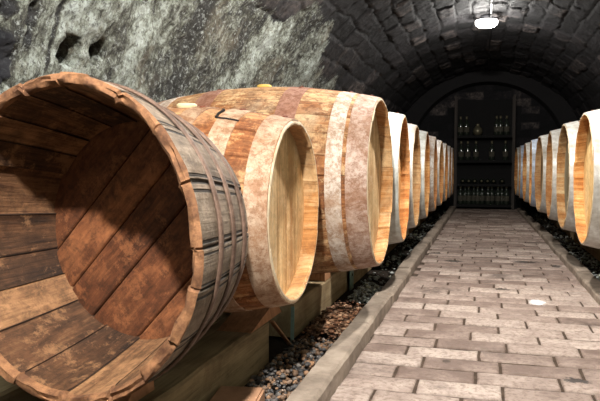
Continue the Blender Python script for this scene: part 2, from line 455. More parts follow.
def ray_wall(px, py):
    """where a photo pixel meets the masonry shell"""
    d = Vector(((px - 300) / 650, (200.5 - py) / 650, -1)); R = co.rotation_euler.to_matrix(); d = R @ d
    o = Vector(co.location)
    for i in range(1, 2000):
        p = o + d * (i * .01)
        if p.z > SPR:
            if (p.x - VC) ** 2 + (p.z - SPR) ** 2 > VR ** 2: return p
        elif abs(p.x - VC) > VR: return p
    return p
PITS = []
for (px, py, ry, rz, dep) in ((71, 52, .050, .046, .12), (98, 51, .036, .040, .07)):
    p = ray_wall(px, py); PITS.append((p.y, p.z, ry, rz, dep))
p = ray_wall(0, 58); BLACK = [(p.y - .02, p.z, .06, .075, 1.0)]
p = ray_wall(28, 22); BLACK.append((p.y, p.z, .018, .07, .7))
p = ray_wall(54, 30); BLACK.append((p.y, p.z, .008, .12, .7))
p = ray_wall(6, 4); BLACK.append((p.y, p.z, .03, .04, .7))
p = ray_wall(195, 45); DULL = [(p.y, p.z, .34, .30)]; p = ray_wall(222, 20); DULL.append((p.y, p.z, .3, .2))
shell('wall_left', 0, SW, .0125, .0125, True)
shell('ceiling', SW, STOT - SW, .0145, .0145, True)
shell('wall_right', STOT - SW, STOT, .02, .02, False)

# end walls: full section with masonry relief; the far one carries a shallower diaphragm arch
def endwall(name, y, facing, seed):
    n = 150; xs = np.linspace(VC - VR - .05, VC + VR + .05, n); zs = np.linspace(-.02, SPR + VR + .05, int(n * .72))
    X, Z = np.meshgrid(xs, zs, indexing='ij'); X = X.ravel(); Z = Z.ravel()
    P = np.stack([X, np.full_like(X, y), Z], 1)
    row = np.floor(Z / .11); u = X / .25 + .5 * (row % 2); bi = np.floor(u)
    e = np.minimum(np.minimum(Z / .11 - row, 1 - Z / .11 + row) * .11, np.minimum(u - bi, 1 - u + bi) * .25)
    mort = 1 - smooth01(e, .004, .016); brnd = _h(bi, row, row * 0, seed)
    d = -.012 * mort + .012 * (brnd - .5) + .02 * (fbm(P, 12, 3, seed) - .5)
    P[:, 1] += facing * d
    idx = np.arange(n * len(zs)).reshape(n, len(zs))
    F = np.stack([idx[:-1, :-1].ravel(), idx[:-1, 1:].ravel(), idx[1:, 1:].ravel(), idx[1:, :-1].ravel()], 1)
    z0 = np.zeros_like(X)
    me = mesh(name, P, F, True, attrs=dict(brnd=brnd, mort=mort, moss=z0, streak=z0, darkp=z0))
    return struct(obj(name, me, M['vault']))
endwall('wall_back', 9.6, -1, 61)
endwall('wall_front', -3.15, 1, 62)
# diaphragm arch in front of the back wall
b = MB(); na = 40; ri = 1.04; zc = CAMZ + .12
vs = []; fs = []
for i in range(na + 1):
    a = PI * i / na
    ox = VC - (VR + .03) * math.cos(a); oz = SPR + (VR + .03) * math.sin(a)
    ix = VC - ri * math.cos(a); iz = zc + ri * math.sin(a)
    vs += [(ox, 9.22, oz), (ix, 9.22, iz), (ix, 9.6, iz), (ox, 9.6, oz)]
    if i:
        k = 4 * i
        fs += [(k - 4, k, k + 1, k - 3), (k - 3, k + 1, k + 2, k - 2)]
# the jambs down to the ground
b.add(vs, fs)
for s in (-1, 1):
    x0 = VC + s * ri; x1 = VC + s * (VR + .03)
    b.box(((x0 + x1) / 2, 9.41, zc / 2), (abs(x1 - x0), .38, zc))
me = mesh('trim_3', b.v, b.f)
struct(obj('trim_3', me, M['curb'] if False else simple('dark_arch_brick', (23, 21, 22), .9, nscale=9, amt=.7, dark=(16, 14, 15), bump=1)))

# ------------------------------------------------------------------ floor
XL, XR = -.365, .485
# ground
n = 90; xs = np.linspace(VC - VR - .05, VC + VR + .05, n); ys = np.linspace(Y0, Y1, 340)
X, Y = np.meshgrid(xs, ys, indexing='ij'); X = X.ravel(); Y = Y.ravel()
P = np.stack([X, Y, X * 0], 1); P[:, 2] = -.012 + .022 * (fbm(P, 8, 4, 70) - .5)
inside = (X > XL - .03) & (X < XR + .03); P[inside, 2] = -.02
idx = np.arange(n * 340).reshape(n, 340)
F = np.stack([idx[:-1, :-1].ravel(), idx[1:, :-1].ravel(), idx[1:, 1:].ravel(), idx[:-1, 1:].ravel()], 1)
struct(obj('floor', mesh('ground', P, F, True), M['soil'])).name = 'floor'
# bed below the path
b = MB(); b.box(((XL + XR) / 2, (.99 + Y1) / 2, -.010), (XR - XL + .02, Y1 - .99, .008)); struct(b.build('trim_4', M['mortar']))
# bricks of the path
def xr(y): return XR - .03 * max(0, min(1, (y - 3) / 4))
V = []; Fq = []; BR = []; ED = []; base = 0
bw, bd = .222, .1125; gx = 9; gy = 7
y = 1.0; r = 0  # unseen near floor left as bare dark soil so less light bounces into the vat
while y < 9.55:
    off = (.5 if r % 2 else 0) * bw + rng.uniform(-.03, .03)
    x = XL - off
    while x < XR:
        a = max(x + .0025, XL + .002); c = min(x + bw - .0025, XR - .002)
        if c - a > .03:
            ly = bd - .005
            u = np.array([0, .012, .04, .2, .5, .8, .96, .988, 1]); v = np.array([0, .03, .12, .5, .88, .97, 1]); gy = 7
            U, W = np.meshgrid(u, v, indexing='ij'); U = U.ravel(); W = W.ravel()
            px = a + U * (c - a); py = y + W * ly
            ed = np.minimum(np.minimum(U, 1 - U) * (c - a), np.minimum(W, 1 - W) * ly)
            rot = rng.uniform(-.012, .012); cx_, cy_ = (a + c) / 2, y + ly / 2
            px2 = cx_ + (px - cx_) * 1 - (py - cy_) * rot; py2 = cy_ + (py - cy_) + (px - cx_) * rot
            Pq = np.stack([px2, py2, px * 0], 1)
            z = -.012 * (ed < 1e-6) + .005 * (fbm(Pq, 25, 3, 80) - .5) + rng.uniform(-.0025, .0025) + .004 * (fbm(Pq, 3, 2, 81) - .5) - .002 * (ed < .005)
            Pq[:, 2] = z
            jit = (fbm(Pq, 40, 2, 82) - .5) * .006
            Pq[:, 0] += jit; Pq[:, 1] += (fbm(Pq, 40, 2, 83) - .5) * .005
            V.append(Pq); rr = rng.random(); BR.append(np.full(len(U), rr)); ED.append((ed < 1e-6) * 1.0)
            id_ = np.arange(gx * gy).reshape(gx, gy) + base
            Fq.append(np.stack([id_[:-1, :-1].ravel(), id_[1:, :-1].ravel(), id_[1:, 1:].ravel(), id_[:-1, 1:].ravel()], 1)); base += gx * gy
        x += bw
    y += bd; r += 1
struct(obj('trim_5', mesh('path_bricks', np.concatenate(V), np.concatenate(Fq), True, attrs=dict(brnd=np.concatenate(BR), edge=np.concatenate(ED))), M['brick']))

# curbs, stone after stone
def curb(name, x0, x1, top, seed, bend=0.0):
    rr = random.Random(seed); y = .62; V = []; F = []; base = 0
    while y < 9.15:
        L = rr.uniform(.55, .85); nx_, ny_ = 7, int(L / .03)
        prof = [(x0, -.02), (x0, top * .5), (x0 + .001, top - .008), (x0 + .008, top), ((x0 + x1) / 2, top), (x1 - .009, top), (x1 - .001, top - .009), (x1, top * .4), (x1, -.02)]
        ys = np.linspace(y + .003, min(y + L - .003, 9.2), ny_)
        pts = []
        dx = rr.uniform(-.004, .004); dz = rr.uniform(-.005, .004)
        for k, yy in enumerate(ys):
            endd = (k == 0 or k == ny_ - 1)
            bx = -bend * max(0, (yy - 3) / 5)
            for (px, pz) in prof:
                cxm = (x0 + x1) / 2
                s = .95 if endd else 1
                pts.append((cxm + (px - cxm) * s + dx + bx, yy, (pz * (.93 if endd else 1)) + (dz if pz > 0 else 0)))
        pts = np.array(pts)
        pts[:, 0] += (fbm(pts, 18, 3, seed) - .5) * .009; pts[:, 2] += (fbm(pts, 14, 3, seed + 5) - .5) * .008 * (pts[:, 2] > 0)
        m_ = len(prof); id_ = np.arange(ny_ * m_).reshape(ny_, m_) + base
        V.append(pts)
        F += [tuple(q) for q in np.stack([id_[:-1, :-1].ravel(), id_[:-1, 1:].ravel(), id_[1:, 1:].ravel(), id_[1:, :-1].ravel()], 1).tolist()]
        F += [tuple(id_[0][::-1].tolist()), tuple(id_[-1].tolist())]
        base += ny_ * m_; y += L
    struct(obj(name, mesh(name, np.concatenate(V), F, False), M['curb']))
curb('trim_1', XL - .072, XL + .002, .047, 5)
curb('trim_2', XR - .002, XR + .075, .035, 9, .03)

# loose stuff ---------------------------------------------------------
def ico():
    import bmesh
    bm = bmesh.new(); bmesh.ops.create_icosphere(bm, subdivisions=1, radius=1)
    v = np.array([q.co[:] for q in bm.verts]); f = np.array([[w.index for w in q.verts] for q in bm.faces]); bm.free(); return v, f
IV, IF = ico()
def scatter(name, mat, n, region, size, flat, seed, label, cat, zf=None, wob=.35):
    g = np.random.default_rng(seed); V = []; F = []; R = []
    for i in range(n):
        x, y = region(g)
        s = size[0] + (size[1] - size[0]) * g.random() ** 2
        sc = np.array([s * g.uniform(.8, 1.5), s * g.uniform(.6, 1.1), s * g.uniform(*flat)])
        v = IV * (1 + (g.random((len(IV), 1)) - .5) * wob) * sc
        e = Matrix.Rotation(g.uniform(0, 6.28), 3, 'Z') @ Matrix.Rotation(g.uniform(-.6, .6), 3, 'X')
        v = v @ np.array(e).T
        z = zf(x, y, g) if zf else g.uniform(0, .02)
        V.append(v + np.array([x, y, z])); F.append(IF + i * len(IV)); R.append(np.full(len(IV), g.random()))
    o = obj(name, mesh(name, np.concatenate(V), np.concatenate(F), False, attrs=dict(brnd=np.concatenate(R))), mat)
    tag(o, label, cat, kind='stuff'); return o
SL, SR_ = -.585, -.45
heap = lambda a: (lambda x, y, g: a * (1 - ((x + .515) / .12) ** 2) * g.uniform(.1, 1) + .0)
scatter('dark_pebbles', M['peb_dark'], 1700, lambda g: (g.uniform(SL, SR_), g.uniform(.9, 2.02)), (.004, .011), (.5, .9), 1, 'dark grey and tan pebbles on the ground between the timber rail and the left curb', 'pebbles', heap(.03))
scatter('wood_chips', M['chips'], 1300, lambda g: (g.uniform(SL, SR_ - .0), g.triangular(2.03, 2.3, 2.62)), (.004, .013), (.15, .45), 2, 'reddish brown bark chips piled between the timber rail and the left curb', 'wood chips', heap(.04), .7)
scatter('pale_gravel', M['peb_pale'], 420, lambda g: (g.uniform(SL + .04, SR_ + .005), g.triangular(2.64, 2.85, 3.15)), (.004, .011), (.4, .9), 3, 'pale grey gravel beside the left curb below the large oak cask', 'gravel', heap(.035))
scatter('grey_rubble', M['peb_pale'], 520, lambda g: (g.uniform(SL, SR_), g.uniform(3.2, 8.8)), (.004, .013), (.4, .9), 4, 'thin scatter of grey rubble behind the far stretch of the left curb', 'rubble', lambda x, y, g: g.uniform(-.005, .012))
scatter('grey_stone_chips', M['peb_pale'], 900, lambda g: (g.uniform(.57, .685), g.uniform(2.0, 8.5)), (.004, .014), (.3, .8), 6, 'grey stone chips behind the right curb below the casks', 'stone chips', lambda x, y, g: g.uniform(-.005, .02))

# ------------------------------------------------------------------ barrels
def stave_body(mat, L, rh, rb, nst, t, croze, seed, per=5, nl=22, jit=.0015, open_front=False):
    rr = np.random.default_rng(seed); na = nst * per
    def R(x): return rb - (rb - rh) * (np.abs(2 * x / L)) ** 2.0
    prof = []      # x, radius, v, part
    xi = L / 2 - croze - .006
    prof.append((-xi, R(xi) - t)); prof.append((-L / 2 + .006, rh - t + .001)); prof.append((-L / 2, rh - t + .006)); prof.append((-L / 2, rh - .004))
    for k in range(nl + 1):
        x = -L / 2 + .003 + (L - .006) * k / nl; prof.append((x, float(R(x))))
    prof += [(L / 2, rh - .004), (L / 2, rh - t + .006), (L / 2 - .006, rh - t + .001), (xi, R(xi) - t)]
    w = rr.uniform(.8, 1.2, nst); w /= w.sum(); c = np.concatenate([[0], np.cumsum(w)]) * 2 * PI
    ang = []; us = []; dip = []; sid = []
    for i in range(nst):
        for j in range(per):
            f = (0, .06, .35, .65, .94)[j]
            ang.append(c[i] + (c[i + 1] - c[i]) * f); us.append(i + f); dip.append(.0016 if j == 0 else 0); sid.append(i)
    ang.append(2 * PI); us.append(nst - 1e-3); dip.append(.0016); sid.append(nst - 1)
    ang = np.array(ang); dip = np.array(dip); je = rr.uniform(-jit, jit, (2, nst)); jr = rr.uniform(-.0012, .0012, nst)
    V = []; UV = []; na1 = len(ang); sid = np.array(sid); sid[-1] = 0
    vacc = 0; prev = None
    for (x, r) in prof:
        if prev: vacc += math.hypot(x - prev[0], r - prev[1])
        prev = (x, r)
        e = abs(x) / (L / 2)
        dx = np.where(x > 0, je[0][sid], je[1][sid]) * (e > .97)
        rad = r - dip + jr[sid]
        V.append(np.stack([x + dx, rad * np.cos(ang), rad * np.sin(ang)], 1)); UV.append(np.stack([np.array(us), np.full(na1, vacc)], 1))
    m = len(prof); V = np.concatenate(V); UV = np.concatenate(UV)
    id_ = np.arange(m * na1).reshape(m, na1)
    F = np.stack([id_[:-1, :-1].ravel(), id_[:-1, 1:].ravel(), id_[1:, 1:].ravel(), id_[1:, :-1].ravel()], 1)
    me = mesh('barrel_staves', V, F, False, uv=UV)
    me.polygons.foreach_set('use_smooth', np.ones(len(me.polygons), dtype=bool))
    nseg = na1 - 1; mi = np.zeros(len(me.polygons), dtype=np.int32)
    for sgm in (2, 3, m - 5, m - 4): mi[sgm * nseg:(sgm + 1) * nseg] = 1
    for sgm in (0, 1, m - 3, m - 2): mi[sgm * nseg:(sgm + 1) * nseg] = 2
    if len(mi) == (m - 1) * nseg:
        me.materials.append(mat); me.materials.append(M['endgrain']); me.materials.append(M['chime']); me.polygons.foreach_set('material_index', mi)
    try: me.set_sharp_from_angle(angle=math.radians(32))
    except Exception: pass
    return me, R

def head_mesh(r, npl, thick, seed, name='barrel_head', rot=0.0, gap=.0007, bev=.0015):
    """disc of boards, boards run along local z; disc normal is +x"""
    rr = random.Random(seed); b = MB()
    w = [rr.uniform(.75, 1.25) for _ in range(npl)]; s = sum(w); x = -r; n = 14
    ca, sa = math.cos(rot), math.sin(rot)
    for i in range(npl):
        a = x + gap; c = x + w[i] / s * 2 * r - gap; x = c + gap
        a = max(a, -r * .9995); c = min(c, r * .9995)
        pts = []
        for k in range(n + 1):
            y = a + (c - a) * k / n; pts.append((y, math.sqrt(max(0, r * r - y * y))))
        for k in range(n + 1):
            y = c - (c - a) * k / n; pts.append((y, -math.sqrt(max(0, r * r - y * y))))
        m = len(pts); dz = rr.uniform(-.0008, .0008)
        vs = []; uv = []
        for xx, sh in ((-thick, 1), (dz - bev, 1), (dz, .0)):
            for (y, z) in pts:
                if sh == 0:
                    y2 = min(max(y, a + bev), c - bev); z2 = z * (1 - bev / max(r, .01))
                else: y2, z2 = y, z
                vs.append((xx, y2 * ca - z2 * sa, y2 * sa + z2 * ca)); uv.append((i + .02 + .96 * (y - a) / max(1e-6, c - a), z))
        fs = []
        for l in range(2):
            for k in range(m):
                fs.append((l * m + k, l * m + (k + 1) % m, (l + 1) * m + (k + 1) % m, (l + 1) * m + k))
        fs.append(tuple(2 * m + k for k in range(m)))
        fs.append(tuple(k for k in range(m))[::-1])
        b.add(vs, fs, uv)
    return mesh(name, b.v, b.f, False, uv=b.uv)

def hoop_mesh(R, xa, xb, t=.0022, n=96, rivets=True):
    b = MB(); k = 5; prof = []
    xs = [xa + (xb - xa) * i / k for i in range(k + 1)]
    prof = [(float(R(xs[0])) - .004, xs[0])] + [(float(R(x)) + t, x) for x in xs] + [(float(R(xs[-1])) - .004, xs[-1])]
    vs = []; fs = []
    for (r, h) in prof:
        for q in range(n):
            a = 2 * PI * q / n; vs.append((h, r * math.cos(a), r * math.sin(a)))
    for i in range(len(prof) - 1):
        for q in range(n): fs.append((i * n + q, i * n + (q + 1) % n, (i + 1) * n + (q + 1) % n, (i + 1) * n + q))
    b.add(vs, fs)
    me = mesh('hoop', b.v, b.f, True, uv=b.uv)
    try: me.set_sharp_from_angle(angle=math.radians(35))
    except Exception: pass
    return me

def rivet_mesh(R, x, angs, rad=.0055):
    b = MB()
    for a in angs:
        r = float(R(x)) + .0018
        Mx = Matrix.Rotation(a, 3, 'X')
        # local: z outwards at angle a (0 = +z top)
        prof = [(rad, 0), (rad * .9, rad * .35), (rad * .55, rad * .6), (0.0004, rad * .7)]
        b.lathe(prof, 8, 'z', c=Mx @ Vector((0, 0, r)) + Vector((x, 0, 0)), M=Mx)
    return mesh('rivets', b.v, b.f, True, uv=b.uv)

def make_barrel(name, L, rh, rb, nst, hoops, seed, stave_mat, t=.021, croze=.032, npl=7, bung=M['bung'], hoopcols=None):
    root = obj(name, None)
    me, R = stave_body(stave_mat, L, rh, rb, nst, t, croze, seed)
    zc = rb
    body = obj('staves', me, stave_mat, root, (0, 0, zc))
    hr = float(R(L / 2 - croze)) - t + .002
    hf = obj('front_head', head_mesh(hr, npl, .016, seed + 1), M['head'], root, (L / 2 - croze, 0, zc))
    hb = obj('back_head', head_mesh(hr, npl, .016, seed + 2), M['head'], root, (-L / 2 + croze, 0, zc), (0, 0, PI))
    for i, (xa, xb, colr) in enumerate(hoops):
        for s in (1, -1):
            a, c = (xa, xb) if s > 0 else (-xb, -xa)
            h = obj('hoop', hoop_mesh(R, a, c), M['hoop'], root, (0, 0, zc)); h.color = colr
            am = (a + c) / 2; rv = obj('rivet', rivet_mesh(R, am, (0.0 + .06 * i, .07 + .06 * i)), M['rivet'], h)
    # bung at the top of the bilge
    b = MB(); b.lathe([(.024, -.012), (.026, .004), (.027, .008), (.022, .011), (.006, .012), (.0005, .012)], 24)
    g = b.build('bung', bung, root, smooth=True, loc=(0, 0, zc + rb))
    return root, R

def copy_tree(o, parent=None):
    c = o.copy(); COL.objects.link(c); c.parent = parent
    for ch in list(o.children): copy_tree(ch, c)
    return c
def part(root, nm): return [c for c in root.children if c.name.split('.')[0] == nm]

RAILTOP = CAMZ - .45
PALE = (.62, .58, .52, 1); PINK = (.47, .31, .24, 1); GREY = (.58, .55, .51, 1); ZINC = (.70, .69, .65, 1); BLUE = (.52, .60, .74, 1)
BIGH = [(.362, .427, (.52, .39, .32, 1)), (.300, .350, (.68, .60, .52, 1)), (.120, .188, (.42, .24, .18, 1))]
ZB = CAMZ - .051 - .338
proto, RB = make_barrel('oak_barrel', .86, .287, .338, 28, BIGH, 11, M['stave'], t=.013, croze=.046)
left = [(-.338, 2.25), (-.345, 2.99), (-.362, 3.74), (-.362, 4.46), (-.36, 5.22), (-.36, 6.0), (-.358, 6.76), (-.358, 7.52), (-.36, 8.27)]
labs = ['large pale oak barrel behind the small cask, brown centre hoop and yellow bung',
        'second large oak barrel in the left row, orange inner chime and whitish hoops',
        'third large oak barrel in the left row, with a dull grey-brown head',
        'fourth large oak barrel in the left row, with a golden yellow head',
        'fifth large oak barrel in the left row, with a reddish brown head',
        'sixth large oak barrel in the left row, fairly small in the photo',
        'seventh large oak barrel in the left row, counted from the nearest',
        'eighth large oak barrel in the left row, last but one before the shelf',
        'ninth and farthest large oak barrel of the left row, beside the dark shelf']
hcol = [(1.14, 1.12, 1.08), (.92, .62, .36), (.52, .48, .44), (.85, .62, .32), (.68, .42, .26), (.62, .5, .36), (.8, .64, .42), (.6, .5, .4), (.55, .48, .38), (.6, .5, .38)]
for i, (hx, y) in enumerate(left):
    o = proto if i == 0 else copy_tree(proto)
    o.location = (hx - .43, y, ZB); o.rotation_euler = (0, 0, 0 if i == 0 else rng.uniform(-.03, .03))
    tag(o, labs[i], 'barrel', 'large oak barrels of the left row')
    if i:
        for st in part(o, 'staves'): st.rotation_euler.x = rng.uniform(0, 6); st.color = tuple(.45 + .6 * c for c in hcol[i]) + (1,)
        for h in part(o, 'hoop'):
            if i != 4: h.material_slots[0].link = 'OBJECT'; h.material_slots[0].material = M['zinc']
            z = ZINC if i != 4 else GREY
            h.color = (z[0] * rng.uniform(.9, 1.1), z[1], z[2], 1)
        for st in part(o, 'front_head'): st.color = (*hcol[i], 1); st.rotation_euler.x = rng.uniform(-.3, .3)
    for st in part(o, 'front_head'): st.color = (*hcol[i], 1)
right = [(.42, 3.09), (.42, 3.85), (.418, 4.58), (.41, 5.33), (.402, 6.08), (.395, 6.84), (.39, 7.6), (.385, 8.36)]
rl = ['nearest oak barrel of the right row, with a golden head and whitish hoops',
      'second oak barrel of the right row, with a dark grey head',
      'third oak barrel of the right row, with a brown head',
      'fourth oak barrel of the right row, with a mottled grey head',
      'fifth oak barrel of the right row, with a pale golden head and bluish hoops',
      'sixth oak barrel of the right row, with a pale head and white hoops',
      'seventh oak barrel of the right row, last but one, with bluish white hoops',
      'eighth and farthest oak barrel of the right row, beside the dark shelf']
rc = [(.98, .8, .52), (.34, .37, .36), (.52, .42, .32), (.5, .46, .42), (.9, .72, .44), (.8, .66, .44), (.7, .6, .44), (.7, .58, .4), (.6, .5, .36)]
for i, (hx, y) in enumerate(right):
    o = copy_tree(proto)
    o.location = (hx + .43, y, ZB); o.rotation_euler = (0, 0, PI + rng.uniform(-.03, .03))
    tag(o, rl[i], 'barrel', 'oak barrels of the right row')
    for st in part(o, 'staves'): st.rotation_euler.x = rng.uniform(0, 6); st.color = tuple(.45 + .6 * c for c in rc[i]) + (1,)
    for h in part(o, 'hoop'):
        h.material_slots[0].link = 'OBJECT'; h.material_slots[0].material = M['zinc']
        z = BLUE if i in (4, 6) else ZINC
        h.color = (z[0], z[1], z[2], 1)
    for st in part(o, 'front_head'): st.color = (*rc[i], 1); st.rotation_euler.x = rng.uniform(-.3, .3)

# small cask ------------------------------------------------------------
SMALLH = [(.245, .297, (.52, .38, .27, 1)), (.140, .190, (.55, .41, .29, 1)), (.040, .088, (.47, .32, .21, 1))]
small, RS = make_barrel('oak_cask', .60, .227, .266, 22, SMALLH, 31, M['stave2'], t=.014, croze=.044, npl=6, bung=M['bungw'])
small.location = (-.748, 1.565, CAMZ - .111 - .266)
tag(small, 'small orange-brown oak cask between the cut-open vat and the large pale barrel', 'barrel')
for st in part(small, 'front_head'): st.color = (1.14, 1.04, .90, 1)
# black iron staple on its top
b = MB(); zc = .266
def onb(px, py, lift=.003):
    # point of the cask's top seen at a photo pixel, in the cask's own frame
    d = co.rotation_euler.to_matrix() @ Vector(((px - 300) / 650, (200.5 - py) / 650, -1)); o = Vector(co.location)
    for i in range(4000):
        p = o + d * (.8 + i * .0005); q = p - small.location
        if abs(q.x) < .3 and math.hypot(q.y, q.z - zc) < float(RS(q.x)) + lift: return q
    return Vector((.1, 0, zc + .26))
def bar(pts, w=.0026):
    for p, q in zip(pts[:-1], pts[1:]):
        d = q - p; Mx = d.to_track_quat('X', 'Z').to_matrix(); b.box((p + q) / 2, (d.length + w, w * 2, w * 1.6), Mx)
bar([onb(216, 117), onb(219, 113), onb(224, 110), onb(230, 107.5), onb(236, 107), onb(243, 109)]); bar([onb(217, 117.5), onb(227, 118.5), onb(238, 120.5)])
b.build('staple', M['iron'], small, label='black iron staple on the top')

# ------------------------------------------------------------------ the cut-open vat
def make_vat():
    root = obj('open_vat', None)
    L = .265; rf, rk, t = .290, .228, .021; nst = 20; per = 8
    def R(y): return rf - (rf - rk) * (y / L) ** 1.25
    g = np.random.default_rng(5)
    w = g.uniform(.7, 1.35, nst); w /= w.sum(); c = np.concatenate([[0], np.cumsum(w)]) * 2 * PI
    ang = []; us = []; sid = []; sf = []
    for i in range(nst):
        for j in range(per):
            f = (0, .035, .2, .36, .52, .68, .84, .965)[j]; ang.append(c[i] + (c[i + 1] - c[i]) * f); us.append(i + f); sid.append(i); sf.append(j == 0)
    ang.append(2 * PI); us.append(nst - .001); sid.append(0); sf.append(True)
    ang = np.array(ang); us = np.array(us); sid = np.array(sid); sf = np.array(sf)
    je = g.uniform(-.006, .006, nst); jr = g.uniform(-.0035, .0035, nst)
    cosn = np.stack([np.cos(ang), np.sin(ang), ang * 0], 1)
    def ring(y, r, noise=0.0, seed=0, dy=True, dip=.002):
        nn = (fbm(cosn * 1.0 + 3, 9, 3, seed) - .5) * noise; nn[-1] = nn[0]
        n2 = (fbm(cosn * 1.0 + 3, 14, 3, seed + 3) - .5) * noise; n2[-1] = n2[0]
        rad = r + jr[sid] - dip * sf + nn
        return np.stack([rad * np.cos(ang), (y + (je[sid] if dy else 0) - (-.004 if dip and dy else 0) * sf + n2), rad * np.sin(ang)], 1)
    def build(name, rings, mat, label=None, sm=True):
        V = []; UV = []; acc = 0; pv = None
        for (y, r, nz, sd, dy, dip) in rings:
            if pv: acc += math.hypot(y - pv[0], r - pv[1])
            pv = (y, r); V.append(ring(y, r, nz, sd, dy, dip)); UV.append(np.stack([us, np.full(len(us), acc)], 1))
        m = len(rings); na1 = len(ang); id_ = np.arange(m * na1).reshape(m, na1)
        F = np.stack([id_[:-1, :-1].ravel(), id_[1:, :-1].ravel(), id_[1:, 1:].ravel(), id_[:-1, 1:].ravel()], 1)
        me = mesh(name, np.concatenate(V), F, sm, uv=np.concatenate(UV))
        try: me.set_sharp_from_angle(angle=math.radians(40))
        except Exception: pass
        return obj(name, me, mat, root, label=label)
    k = 10
    build('outer_staves', [(.003, rf - .001, .004, 1, True, .003)] + [(L * i / k, R(L * i / k), 0.001, 7, i < 1, .003) for i in range(1, k + 1)] + [(L, rk - t, 0, 0, False, 0), (L - .04, rk - t + .002, 0, 0, False, 0)], M['old_out'], 'weathered grey outer face of the staves with dark joints')
    build('rim', [(.012, rf - t - .002, .003, 4, True, .002), (.002, rf - t, .012, 4, True, .005), (-.002, rf - t * .75, .012, 9, True, .006), (-.001, rf - t * .5, .012, 5, True, .006), (-.001, rf - t * .25, .010, 6, True, .005), (.003, rf - .001, .004, 1, True, .003)], M['old_rim'], 'rough sawn reddish rim')
    build('inner_staves', [(.012, rf - t - .002, .003, 4, True, .002)] + [(L * i / k, R(L * i / k) - t - .001, .0012, 8, False, .0022) for i in range(1, k + 1)], M['old_in'], 'brown inner face of the staves')
    # bottom board disc
    hm = head_mesh(R(.215) - t + .004, 5, .02, 77, 'bottom_boards', rot=math.radians(-44), gap=.0012, bev=.003)
    hd = obj('bottom_boards', hm, M['old_head'], root, (0, .215, 0), (0, 0, -PI / 2), label='round bottom of reddish brown boards')
    # thin hoops of round section
    for yy, rr_, cc in ((.072, .0045, 0), (.150, .0045, 0), (.225, .0045, 0)):
        b = MB(); n = 96; m = 8; vs = []; fs = []
        gg = random.Random(int(yy * 1000)); ph = gg.uniform(0, 6)
        for i in range(n):
            a = 2 * PI * i / n; off = .004 * math.sin(a * 2 + ph)
            y_ = yy + off; r = R(y_) + rr_ * .7
            for j in range(m):
                bb = 2 * PI * j / m; rad = r + rr_ * .8 * math.cos(bb); vs.append((rad * math.cos(a), y_ + rr_ * 1.5 * math.sin(bb), rad * math.sin(a)))
        for i in range(n):
            for j in range(m): fs.append((i * m + j, i * m + (j + 1) % m, ((i + 1) % n) * m + (j + 1) % m, ((i + 1) % n) * m + j))
        b.add(vs, fs); b.build('hoop', M['old_hoop'], root, smooth=True)
    return root
vat = make_vat()
vat.location = (-.705, .965, CAMZ - .128); vat.rotation_euler = (0, 0, math.radians(-8))
tag(vat, 'cut-open old wooden vat lying on its side, brown inside, grey staves with thin hoops', 'vat')

# ------------------------------------------------------------------ timbers, chocks, brackets
def timber(name, x0, x1, y0, y1, z0, z1, label, cat='beam', group=None, mat='rail', seed=0):
    ny = max(4, int((y1 - y0) / .05)); V = []; UV = []; F = []
    b_ = .006; prof = [(x0, z0), (x0, z1 - b_), (x0 + b_, z1), ((x0 + x1) / 2, z1), (x1 - b_, z1), (x1, z1 - b_), (x1, (z0 + z1) / 2), (x1, z0)]
    pl = np.cumsum([0] + [math.hypot(prof[i + 1][0] - prof[i][0], prof[i + 1][1] - prof[i][1]) for i in range(len(prof) - 1)])
    cx_, cz_ = (x0 + x1) / 2, (z0 + z1) / 2
    for k, y in enumerate(np.linspace(y0, y1, ny)):
        for (p, q), u in zip(prof, pl): V.append((p - cx_, y - y0, q - z0)); UV.append((u * 3 + seed, y))
    V = np.array(V); V[:, 0] += (fbm(V + seed, 9, 3, 90) - .5) * .008; V[:, 2] += (fbm(V + seed, 8, 3, 91) - .5) * .007 * (V[:, 2] > .02)
    m = len(prof); id_ = np.arange(ny * m).reshape(ny, m)
    F = [tuple(r) for r in np.stack([id_[:-1, :-1].ravel(), id_[:-1, 1:].ravel(), id_[1:, 1:].ravel(), id_[1:, :-1].ravel()], 1).tolist()]
    F += [tuple(id_[0][::-1].tolist()), tuple(id_[-1].tolist())]
    F += [(int(id_[i, -1]), int(id_[i, 0]), int(id_[i + 1, 0]), int(id_[i + 1, -1])) for i in range(ny - 1)]
    o = obj(name, mesh(name, V, F, False, uv=np.array(UV)), M[mat], None, (cx_, y0, z0))
    tag(o, label, cat, group); return o
ZR = RAILTOP
timber('timber_rail', -.745, -.602, .45, 1.80, 0, ZR, 'squared timber rail under the cut-open vat, its side face lit', seed=1)
timber('timber_rail', -1.04, -.92, .45, 1.80, 0, ZR, 'rear timber rail behind the lit one, under the vat and the small cask', seed=2)
timber('timber_rail', -.745, -.610, 2.10, 9.2, 0, ZR - .012, 'long timber rail carrying the front of the large barrels of the left row', seed=3)
timber('timber_rail', -1.04, -.92, 2.10, 9.2, 0, ZR - .012, 'long timber rail at the wall side below the left row', seed=4)
timber('timber_rail', .70, .83, 2.6, 9.2, 0, ZR - .012, 'long timber rail carrying the front of the right row barrels', seed=5)
timber('timber_rail', .98, 1.10, 2.6, 9.2, 0, ZR - .012, 'long timber rail at the wall side below the right row', seed=6)

